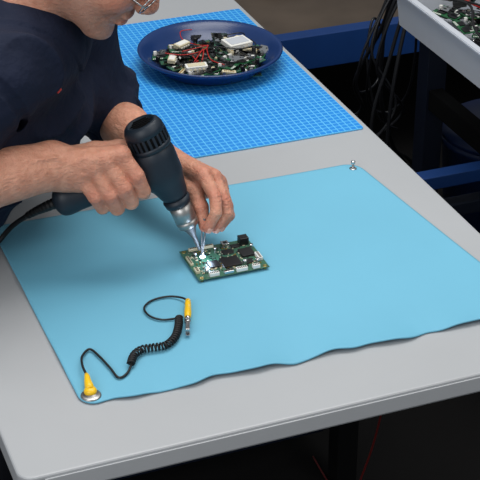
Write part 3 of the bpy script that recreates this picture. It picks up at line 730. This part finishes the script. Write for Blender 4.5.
# ---------------------------------------------------------------- bench and bin beside the table
BN=thing('side_bench','dark deck side bench with blue steel cross beams','bench',(1.0,.5,0))
box('deck',(.62,.86,.03),(1.05,.50,.7595),M_dark,BN)
for x in (.82,1.34):
    for y in (.12,.88): box('leg',(.05,.05,.7445),(x,y,.37225),M_dblue,BN)
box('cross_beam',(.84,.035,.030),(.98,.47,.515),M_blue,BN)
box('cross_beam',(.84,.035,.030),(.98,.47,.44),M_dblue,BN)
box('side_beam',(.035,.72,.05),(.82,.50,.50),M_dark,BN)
def open_bin(x0,x1,y0,y1,z0,z1,t,fl):
    bm=bmesh.new()
    def ring(dx,z): return [bm.verts.new(p) for p in ((x0-dx,y0-dx,z),(x1+dx,y0-dx,z),(x1+dx,y1+dx,z),(x0-dx,y1+dx,z))]
    rs=[ring(0,z0),ring(fl,z1-.006),ring(fl+.012,z1-.006),ring(fl+.012,z1),ring(fl-t,z1),ring(-t,z0+t)]
    bm.faces.new(rs[0][::-1])
    for a,b in zip(rs,rs[1:]):
        for i in range(4): bm.faces.new((a[i],a[(i+1)%4],b[(i+1)%4],b[i]))
    bm.faces.new(rs[-1]); bmesh.ops.bevel(bm,geom=bm.edges[:],offset=.0015,segments=2,affect='EDGES')
    return bm_to(bm)
mesh_obj('storage_bin',open_bin(.628,.98,.12,.69,.775,.862,.004,.008),None,[M_bin],label='deep grey-white plastic bin of electronic parts',cat='bin')
wts=[14,22,8,9,1,1.5,7,4,.6,9,1,.8,.6,10,6]
def pick_bin(kind):
    e=.028 if kind in ('scrap_circuit_board','loose_wire') else .008
    return random.uniform(-.160+e,.160-e),random.uniform(-.27+e,.27-e)
scatter(.804,.405,.786,pick_bin,160,'electronic parts in the storage bin',.070)
for k in range(8):
    pts=[(.67+.032*k+.025*math.sin(j*2+k),.20+.08*j,.866+.008*math.sin(j*1.9+k)) for j in range(6)]
    bm=bmesh.new(); add_tube(bm,smooth_path(pts,6),.0026,6)
    mesh_obj('loose_wire',bm_to(bm),None,[M_red if k==2 else M_black],label='%s loose wire lying over bin parts'%('red' if k==2 else 'black'),cat='wire',group='electronic parts in the storage bin')
M_cable=mat('grey_black_cable',(24,25,29),.4,var=.1)
for k,(r,pts) in enumerate([(.005,[(.80,.86,.781),(.735,.88,.781),(.70,.90,.66),(.71,.92,.50),(.75,.95,.39),(.80,1.0,.30),(.9,1.1,.2),(1.0,1.2,.007)]),
 (.0035,[(.80,.84,.781),(.730,.86,.781),(.67,.87,.60),(.76,.90,.46),(.68,.94,.36),(.80,1.0,.30),(.95,1.1,.1),(1.1,1.2,.007)]),
 (.0045,[(.80,.82,.781),(.730,.83,.781),(.685,.84,.62),(.65,.84,.45),(.70,.82,.25),(.68,.80,.03),(.66,.9,.007),(.62,1.1,.007)]),
 (.0032,[(.80,.88,.781),(.735,.90,.781),(.66,.88,.64),(.72,.86,.50),(.64,.86,.36),(.70,.9,.16),(.72,1.0,.007),(.9,1.3,.007)]),
 (.005,[(.80,.90,.781),(.74,.915,.781),(.72,.95,.66),(.69,1.02,.50),(.75,1.1,.38),(.72,1.15,.30),(.80,1.2,.1),(.95,1.35,.007)]),
 (.0032,[(.74,.93,.781),(.705,.93,.70),(.69,.95,.55),(.72,1.00,.44),(.78,1.02,.40),(.81,.98,.46),(.80,.93,.6),(.78,.91,.77)]),
 (.003,[(.76,.94,.781),(.72,.94,.72),(.66,.93,.60),(.67,.96,.50),(.74,1.00,.50),(.76,1.02,.60),(.72,1.0,.66),(.70,.98,.56),(.73,.97,.42),(.80,1.0,.36)]),
 (.0045,[(.80,.80,.781),(.728,.81,.781),(.682,.80,.60),(.672,.80,.40),(.69,.80,.20),(.72,.82,.012),(.9,.9,.007)])]):
    tube('hanging_cable',pts,r,M_cable,None,label='black cable hanging off the side bench',cat='cable',group='cables beside the bench')
BK=thing('bucket','dark blue rounded plastic bucket under the side bench','bucket',(1.02,.86,0))
lathe('bucket_body',(1.02,.86,0),(0,0,1),[(0,.12),(.01,.125),(.36,.15),(.365,.16),(.38,.16),(.38,.148),(.02,.118),(.02,0)],mat('dark_blue_bucket',(12,32,70),.45),BK,n=48)
lathe('bucket_lid',(1.02,.86,.38),(0,0,1),[(0,.158),(.012,.158),(.03,.13),(.04,.06),(.04,0)],mat('dark_blue_bucket',(12,32,70)),BK,n=48)
C=thing('storage_crate','black lidded plastic storage crate on the floor','crate',(1.12,.36,0))
box('crate_body',(.36,.36,.32),(1.12,.36,.16),M_dark,C,.012); box('crate_lid',(.39,.39,.03),(1.12,.36,.335),M_dark,C,.006)
RK=thing('storage_rack','blue beamed steel storage rack with wooden shelf','rack',(1.5,2.0,0))
box('beam',(2.2,.045,.095),(1.65,1.45,.40),M_blue,RK); box('beam',(2.2,.05,.06),(1.65,2.6,.36),M_dark,RK)
for x in (.57,2.73):
    for y in (1.45,2.58): box('upright',(.05,.05,.47),(x,y,.235),M_dark,RK)
box('shelf_board',(2.1,1.10,.02),(1.65,2.03,.40),mat('dusty_shelf_board',(88,76,65),.7,var=.5,scale=6),RK)
cm=mat('cardboard',(110,88,68),.8,var=.2); cm2=mat('grey_card',(84,78,72),.8,var=.2)
for x,y,w in ((.98,2.36,.30),(1.36,2.30,.34),(1.78,2.42,.36)):
    C=thing('cardboard_box','brown cardboard box on the rack shelf','box',(x,y,.41))
    box('box_body',(w,.28,.2),(x,y,.51),cm,C,.003); box('box_flap',(w,.135,.004),(x,y-.07,.613),cm,C,.001); box('box_flap',(w,.135,.004),(x,y+.07,.613),cm,C,.001)
for x,y,r in ((1.0,1.90,.3),(1.24,1.74,-.2),(.84,1.86,.1)):
    C=thing('parts_case','small grey-brown lidded parts case on rack shelf','case',(x,y,.41)); Rz=Matrix.Rotation(r,3,'Z')
    box('case_body',(.13,.09,.035),(x,y,.4275),cm2,C,.004,rot=Rz); box('case_lid',(.135,.095,.01),(x,y,.45),cm,C,.003,rot=Rz)

# ---------------------------------------------------------------- light
def area(name,loc,target,size,power,col=(1,1,1),sy=None):
    l=bpy.data.lights.new(name,'AREA'); l.energy=power; l.size=size; l.color=col
    if sy: l.shape='RECTANGLE'; l.size_y=sy
    o=bpy.data.objects.new(name,l); link(o); o.location=loc
    o.rotation_euler=(V(target)-V(loc)).to_track_quat('-Z','Y').to_euler()
area('ceiling_light',(.15,.35,2.9),(0,.1,.75),1.7,44,(1,.99,.97),1.2)
area('fill_light_left',(-2.0,-1.8,2.4),(-.1,0,.8),1.4,34,(.97,.98,1))  # added soft fill from high front left, not a known window
area('fill_light_right',(.9,-1.2,2.5),(0,0,.8),.9,9,(1,.98,.95))  # added weak fill from high front right, no lamp stands there
pl=bpy.data.lights.new('added_spill_light','POINT'); pl.energy=.05; pl.color=(.60,.76,1); pl.shadow_soft_size=.006  # added point light, spills blue-white around the bright spot
po=bpy.data.objects.new('added_spill_light',pl); link(po); po.location=(-.077,-.062,.772)
w=bpy.data.worlds.new('world'); sc.world=w; w.use_nodes=True
w.node_tree.nodes['Background'].inputs[0].default_value=(.80,.86,.92,1); w.node_tree.nodes['Background'].inputs[1].default_value=.36
